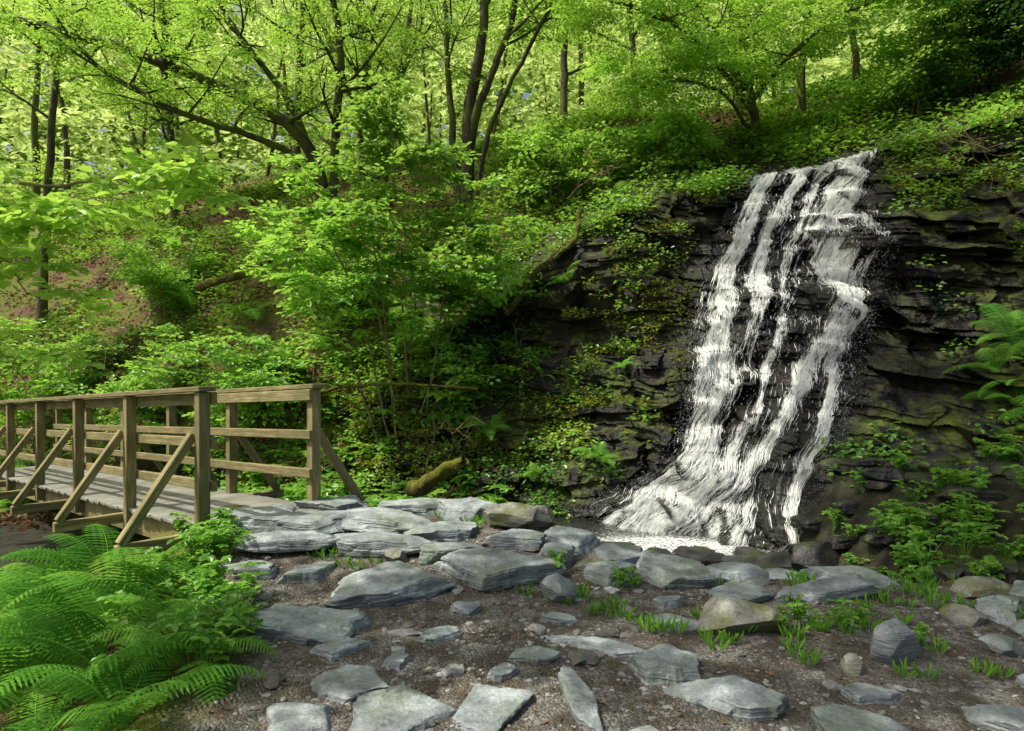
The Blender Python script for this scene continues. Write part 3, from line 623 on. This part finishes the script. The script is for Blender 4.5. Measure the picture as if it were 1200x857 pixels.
def gravel(name,n,smin,smax,mat):
    x=rng.uniform(-2.6,5,n*2);y=2.2+5*rng.random(n*2)**1.4
    m=pathmask(x,y)*(.55+.5*fbm(x*1.8,y*1.8,o=3,s=33))>rng.random(n*2)*.5;x=x[m][:n];y=y[m][:n];n=len(x)
    V,F=IC[2];s=smin*(smax/smin)**(rng.random(n)**2.2)
    sc=np.stack([s*rng.uniform(.7,1.5,n),s*rng.uniform(.5,1.1,n),s*rng.uniform(.2,.5,n)],1)
    a=rng.uniform(0,6.28,n);W=V[None]*sc[:,None]*(1+.5*(rng.random((n,len(V),1))-.5))
    wx=W[...,0]*np.cos(a)[:,None]-W[...,1]*np.sin(a)[:,None];wy=W[...,0]*np.sin(a)[:,None]+W[...,1]*np.cos(a)[:,None]
    Q=np.stack([wx+x[:,None],wy+y[:,None],W[...,2]+(H(x,y)+sc[:,2]*.2)[:,None]],-1).reshape(-1,3)
    FF=(F[None]+len(V)*np.arange(n)[:,None,None]).reshape(-1,3)
    obj(name,mkmesh(name,Q,FF,[mat],fattr={'rnd':np.repeat(rng.random(n),len(F))}))
def gravm():
    N=NT('gravel_stone');pos=N.n('ShaderNodeNewGeometry').outputs['Position']
    c=N.ramp(N.attr('rnd'),[(0,(.06,.057,.05)),(.45,(.14,.138,.125)),(.85,(.25,.26,.255)),(1,(.38,.40,.39))])
    c=N.mix(.4,c,N.ramp(N.noise(pos,60,2),[(.3,.2),(.7,.8)]),'OVERLAY')
    N.l(N.pr(c,.75,spec=.3),N.out.inputs[0]);return N.m
M_grav=gravm()
gravel('gravel',14000,.004,.018,M_grav)
gravel('scattered_stones',420,.02,.075,M_grav)
n=4200;x=rng.uniform(-2.4,4.5,n);y=rng.uniform(2.4,7,n);ax=rng.normal(0,1,(n,3));ax[:,2]*=.15
leafobj('fallen_leaves',[leaves(np.stack([x,y,H(x,y)+.012],1),ax,np.array([0,0,1.])+rng.normal(0,.3,(n,3)),rng.uniform(.010,.03,n),.9)],M_litter)
def mossm():
    N=NT('moss');pos=N.n('ShaderNodeNewGeometry').outputs['Position'];n=N.noise(pos,30,5,.7);m=N.noise(pos,5,3)
    c=N.ramp(n,[(.3,(.05,.06,.008)),(.7,(.2,.21,.03))]);c=N.mix(N.ramp(m,[(.45,0.),(.6,.8)]),c,(.07,.05,.03))
    N.l(N.pr(c,.95,N.bump(n,1.,.03),.1),N.out.inputs[0]);return N.m
M_moss=mossm()
for q,r in [([(-1.3,8.7,.0),(-1.0,8.5,.16),(-.75,8.35,.34),(-.6,8.3,.42)],.10),([(-6.4,13.6,3.2),(-5.4,13.2,3.4),(-4.2,13.0,3.9),(-3.4,12.8,4.3)],.08),([(-.1,10.5,2.4),(.3,10.4,3.0),(.9,10.5,3.5),(1.1,10.7,4.1)],.05),([(-2.9,9.9,1.2),(-2.2,9.9,1.3),(-1.3,9.8,1.35),(-.5,9.7,1.25)],.03)]:
    n=40;c=curve(q,n,.008);V,F=tubes([(c,r*np.linspace(1,.6,n)*(1+.25*fbm(np.arange(n)*.12,0*np.arange(n)+r*90)))],18)
    V=V+.07*np.stack([fbm(V[:,0]*6+k*5,V[:,1]*6,V[:,2]*6,4,s=60+k) for k in range(3)],1)*min(1,r*14)
    obj('mossy_log',mkmesh('mossy_log',V,F,[M_moss],smooth=True))
# ---------------------------------------------------------------- water
def waterm():
    N=NT('stream_water');pos=N.n('ShaderNodeNewGeometry').outputs['Position']
    n=N.noise(pos,7,3,.6);n2=N.noise(pos,26,5,.75)
    f=N.math('MULTIPLY',N.attr('foam'),N.ramp(N.math('ADD',n2,N.math('MULTIPLY',N.attr('foam'),.14)),[(.54,0.),(.68,1.)]))
    c=N.mix(f,(.012,.014,.012),(.78,.82,.82))
    r=N.math('ADD',N.math('MULTIPLY',f,.5),.06)
    N.l(N.pr(c,r,N.bump(n,.35,.05),.6),N.out.inputs[0]);return N.m
wx_=np.arange(-12,3.7,.06);wy_=np.arange(5.0,13,.06);Xw,Yw=np.meshgrid(wx_,wy_,indexing='ij')
Zw=-.42-.10*np.maximum(0,-Xw-2.)+.008*fbm(Xw*4,Yw*4,o=3,s=3)
foam=np.exp(-np.maximum(0,np.hypot((Xw-1.6)/1.3,(Yw-7.4)/.6)-.6)*2.0)
obj('stream',mkmesh('stream',np.stack([Xw,Yw,Zw],-1).reshape(-1,3),gridfaces(len(wx_),len(wy_)),[waterm()],{'foam':foam},True))
Pw=P.copy();yw=Pw[...,1]
for j in range(yw.shape[1]-2,-1,-1):
    yw[:,j]=np.minimum(yw[:,j],yw[:,j+1]+.0015)
for ax_,kk in ((1,9),(0,5)):
    ker=np.ones(kk)/kk
    Pw[...,1]=np.apply_along_axis(lambda v:np.convolve(np.pad(v,kk//2,mode='edge'),ker,'valid'),ax_,Pw[...,1])
for kk,ax_ in ((121,1),(61,0)):
    Pw[...,0]=np.apply_along_axis(lambda v:np.convolve(np.pad(v,kk//2,mode='reflect',reflect_type='odd'),np.ones(kk)/kk,'valid'),ax_,Pw[...,0])
slope=np.gradient(Pw[...,1],axis=1)/np.maximum(np.gradient(Pw[...,2],axis=1),.004)
NTT=nt+nc
def bil(A,s,t):
    i=np.clip((s-S[0])/(S[-1]-S[0])*(ns-1),0,ns-1.001);j=np.where(t<=1,t*(nt-1),(nt-1)+(t-1)/.1*nc);j=np.clip(j,0,NTT-1.001)
    i0=i.astype(int);j0=j.astype(int);fi=i-i0;fj=j-j0
    if A.ndim==3: fi=fi[...,None];fj=fj[...,None]
    return A[i0,j0]*(1-fi)*(1-fj)+A[i0+1,j0]*fi*(1-fj)+A[i0,j0+1]*(1-fi)*fj+A[i0+1,j0+1]*fi*fj
def samp(s,t,off):
    q=bil(Pw,s,t);q[...,1]-=off;q[...,2]+=off*.25;return q
def edge(a,t):
    ea=.06*vn(t*5,0*t,s=230)
    return np.interp(t,LT,LL)*(1-a)+np.interp(t,LT,LR)*a+ea*(1-2*np.clip(a,0,1))
# separate streams: (t, centre across the fall, half width, strength)
STR=[[(0,.22,.20,1),(.10,.30,.20,1),(.22,.26,.14,1),(.36,.15,.10,1),(.5,.13,.09,.95),(.62,.12,.07,.75),(.75,.15,.08,.9),(.9,.12,.07,.9),(1.05,.10,.08,.9)],
     [(.30,.27,.05,.2),(.40,.27,.06,.7),(.5,.30,.06,.6),(.62,.38,.09,.95),(.75,.36,.07,.8),(.88,.42,.09,.9),(1.05,.42,.10,1)],
     [(0,.62,.18,.8),(.08,.60,.14,.9),(.18,.55,.09,.8),(.27,.70,.10,1),(.38,.84,.10,1),(.5,.86,.12,1),(.62,.82,.10,.9),(.75,.78,.13,1),(.88,.84,.10,1),(1.05,.84,.11,1)],
     [(0,.92,.06,.7),(.12,.93,.05,.8),(.25,.92,.05,.7),(.35,.90,.06,.8),(.4,.9,.03,.0),(1.05,.9,.03,0)],
     [(0,.4,.05,.6),(.3,.46,.04,.6),(.5,.52,.03,.5),(.7,.58,.035,.7),(.85,.62,.04,.7),(1.05,.64,.05,.8)]]
def flow(a,t):
    aw=a+.035*vn(t*7,a*3,s=241)+.018*vn(t*19,a*6,s=242)
    m=0*a
    for st_ in STR:
        s_=np.array(st_);c=np.interp(t,s_[:,0],s_[:,1]);w_=np.interp(t,s_[:,0],s_[:,2]);k_=np.interp(t,s_[:,0],s_[:,3])
        w_=w_*(1+.35*vn(t*11,c*5,s=243))
        m=np.maximum(m,k_*np.exp(-((aw-c)/w_)**4*.7-((aw-c)/w_)**2*.3))
    d=vn(a*23,t*5,s=201)*.28+vn(a*60,t*9,s=202)*.34+vn(a*120,t*18,s=203)*.24
    return -.42+.98*m+d
def fallm():
    N=NT('white_water')
    d=N.n('ShaderNodeBsdfDiffuse',inp={'Color':(.90,.93,.91,1)}).outputs[0];t=N.n('ShaderNodeBsdfTranslucent',inp={'Color':(.90,.95,.92,1)}).outputs[0]
    m=N.n('ShaderNodeMixShader',inp={0:.3,1:d,2:t});gl=N.n('ShaderNodeBsdfGlossy',inp={'Roughness':.2}).outputs[0]
    m2=N.n('ShaderNodeMixShader',inp={0:.08,1:m.outputs[0],2:gl});N.l(m2.outputs[0],N.out.inputs[0]);return N.m
M_fall=fallm();wf=empty('waterfall')
Ns=110000;K=5
a0=rng.uniform(-.03,1.03,Ns);t0=.01+1.01*rng.random(Ns)
sl0=np.clip(bil(slope,edge(a0,t0),t0)-.6,-.6,1.6)
fl0=flow(a0,t0)+.14*sl0
keep=(sm(-.12,.75,fl0)*.85+.012)>rng.random(Ns);a0=a0[keep];t0=t0[keep];sl0=sl0[keep];Ns=len(a0)
Lt=rng.uniform(.003,.016,Ns)*np.where(rng.random(Ns)<.15,2.6,1.)
u=np.linspace(0,1,K)[None];t=np.clip(t0[:,None]-Lt[:,None]*u,0,1.05)
a=a0[:,None]+rng.normal(0,.006,(Ns,1))*u
off=rng.uniform(.0,1,(Ns,1))**1.5*.12+.010
p=samp(edge(a,t),t,off)+rng.normal(0,.0025,(Ns,K,3))
wv=(rng.uniform(.0010,.0036,(Ns,1))*(1+.4*np.clip(sl0,0,1.2))[:,None]*np.where(rng.random((Ns,1))<.15,2.0,1))*np.sin(math.pi*np.clip(u*.9+.05,0,1))**.7*(1+.5*rng.normal(0,1,(Ns,K)).clip(-1,1))
dx=np.array([1.,.15,0]);ridge=np.array([0,-1,.3])
V=np.stack([p-dx*wv[...,None],p+ridge*wv[...,None]*.9,p+dx*wv[...,None]],2)
base=(np.arange(Ns)*K*3)[:,None,None]+(np.arange(K-1)*3)[None,:,None]+np.arange(2)[None,None]
F=np.stack([base,base+1,base+4,base+3],-1).reshape(-1,4)
obj('white_water_strands',mkmesh('white_water_strands',V.reshape(-1,3),F,[M_fall],smooth=True),wf)
def filmm():
    N=NT('water_film');uvn=N.n('ShaderNodeCombineXYZ',inp={0:N.attr('fa'),1:N.attr('ft'),2:0.}).outputs[0]
    mp=N.n('ShaderNodeMapping',inp={'Vector':uvn,'Scale':(60,20,1)}).outputs[0]
    n=N.noise(mp,1.,5,.75);mp2=N.n('ShaderNodeMapping',inp={'Vector':uvn,'Scale':(210,90,1)}).outputs[0];n2=N.noise(mp2,1.,3,.7)
    nn=N.math('ADD',N.math('MULTIPLY',n,.6),N.math('MULTIPLY',n2,.4))
    al=N.ramp(N.math('ADD',nn,N.math('MULTIPLY',N.attr('dens'),.22)),[(.50,0.),(.68,.75)])
    p=N.pr((.80,.84,.83),.3,N.bump(nn,.8,.04),.4)
    tr=N.n('ShaderNodeBsdfTransparent').outputs[0]
    m=N.n('ShaderNodeMixShader',inp={0:al,1:tr,2:p});N.l(m.outputs[0],N.out.inputs[0]);return N.m
na,nb=220,460
A,Tt=np.meshgrid(np.linspace(-.04,1.04,na),np.linspace(.0,1.03,nb),indexing='ij')
p=samp(edge(A,Tt),Tt,.02+.03*fbm(A*25,Tt*25,o=3,s=220))
dn=np.clip(flow(A,Tt),-.8,.8)+.14*np.clip(bil(slope,edge(A,Tt),Tt)-.6,-.6,1.6)-1.5*(sm(.03,-.03,A)+sm(.97,1.03,A))
obj('water_film',mkmesh('water_film',p.reshape(-1,3),gridfaces(na,nb),[filmm()],{'fa':A,'ft':Tt,'dens':dn},True),wf)
n=34000;a=rng.uniform(-.08,1.08,n);t=rng.random(n)**1.8;k=(flow(np.clip(a,.05,.95),t)>rng.normal(.0,.22,n));a=a[k];t=t[k];n=len(a)
p=samp(edge(a,t),t,rng.uniform(.02,.24,n))+rng.normal(0,.035,(n,3))*(1+1.3*np.exp(-t/.06))[:,None]
Vt=np.array([[1,1,1],[-1,-1,1],[-1,1,-1],[1,-1,-1]])*.6;Ft=np.array([[0,1,2],[0,3,1],[0,2,3],[1,3,2]])
V=p[:,None]+Vt[None]*rng.uniform(.002,.006,(n,1,1));F=(Ft[None]+4*np.arange(n)[:,None,None]).reshape(-1,3)
obj('spray_drops',mkmesh('spray_drops',V.reshape(-1,3),F,[M_fall]),wf)
# ---------------------------------------------------------------- footbridge
br=empty('wooden_footbridge')
O=np.array([-2.66,5.85,.2]);dr=np.array([-.741,.671,-.052]);pp=np.array([.671,.741,0.])
def B(t,w,z): return O+dr*t+pp*w+np.array([0,0,z])
def beam(name,p,q,w,h,mat=M_wood,upv=(0,0,1)):
    p=np.array(p,float);q=np.array(q,float);L=np.linalg.norm(q-p);xa=(q-p)/L
    ya=np.cross(np.array(upv,float),xa);ya/=np.linalg.norm(ya);za=np.cross(xa,ya)
    bm=bmesh.new();bmesh.ops.create_cube(bm,size=1.)
    for v in bm.verts: v.co=Vector((v.co.x*L,v.co.y*w,v.co.z*h))
    bmesh.ops.bevel(bm,geom=bm.edges[:],offset=.006,segments=1,affect='EDGES')
    me=bpy.data.meshes.new(name);bm.to_mesh(me);bm.free();me.materials.append(mat)
    o=obj(name,me,br);c=(p+q)/2
    o.matrix_world=Matrix(((xa[0],ya[0],za[0],c[0]),(xa[1],ya[1],za[1],c[1]),(xa[2],ya[2],za[2],c[2]),(0,0,0,1)));return o
sp_=1.78;nb_=6;Lb=sp_*(nb_-1)
for i in range(int((Lb+.3)/.15)):
    t=-.15+i*.15;j=rng.normal(0,.008)
    beam('deck_plank_%d'%i,B(t,-.10+j,-.02+rng.normal(0,.002)),B(t,1.10+j,-.02),.142,.035,M_deck)
for k,w in enumerate((.05,.95)): beam('stringer_%d'%k,B(-.2,w,-.16),B(Lb+.2,w,-.16),.12,.24)
for i in range(nb_):
    t=i*sp_
    beam('cross_beam_%d'%i,B(t+.085,-.72,-.105),B(t+.085,1.72,-.105),.075,.10)
    for k,(w,s_) in enumerate(((-.06,-1),(1.03,1))):
        beam('post_%d_%d'%(i,k),B(t,w,-.22),B(t,w,1.17),.10,.10,upv=pp)
        beam('brace_%d_%d'%(i,k),B(t+.088,w+s_*.62,-.05),B(t+.088,w+s_*.045,.80),.07,.085,upv=dr)
for k,(w,s_) in enumerate(((-.06,-1),(1.03,1))):
    beam('handrail_%d'%k,B(-.10,w,1.195),B(Lb+.1,w,1.195),.15,.045)
    beam('top_rail_%d'%k,B(-.08,w-s_*.074,1.11),B(Lb,w-s_*.074,1.11),.045,.11)
    beam('mid_rail_%d'%k,B(-.08,w-s_*.074,.72),B(Lb,w-s_*.074,.72),.045,.09)
    beam('low_rail_%d'%k,B(-.08,w-s_*.074,.34),B(Lb,w-s_*.074,.34),.045,.09)
# ---------------------------------------------------------------- light, sky, camera
sd=np.array([-.55,-.12,.82]);sd/=np.linalg.norm(sd)
w=bpy.data.worlds.new('World');scene.world=w;w.use_nodes=True;nt_=w.node_tree;bg=nt_.nodes['Background']
sky=nt_.nodes.new('ShaderNodeTexSky');sky.sky_type='NISHITA';sky.sun_disc=False;sky.sun_elevation=math.asin(sd[2]);sky.sun_rotation=math.atan2(sd[0],sd[1]);sky.dust_density=7.;sky.air_density=1.;sky.ozone_density=.3
nt_.links.new(sky.outputs[0],bg.inputs[0]);bg.inputs[1].default_value=.15
ld=bpy.data.lights.new('sun','SUN');ld.energy=5.;ld.angle=math.radians(.6);ld.color=(1,.94,.80)
lo=bpy.data.objects.new('sun',ld);scene.collection.objects.link(lo);lo.rotation_euler=Vector(sd).to_track_quat('Z','Y').to_euler()
cd=bpy.data.cameras.new('camera');cd.lens=23.4;cd.sensor_width=36;cd.clip_end=500;cd.clip_start=.05
co=bpy.data.objects.new('camera',cd);scene.collection.objects.link(co);co.location=(0,0,1.6);co.rotation_euler=(math.radians(90),0,0)
scene.camera=co
scene.view_settings.view_transform='Standard';scene.view_settings.look='None';scene.view_settings.exposure=0
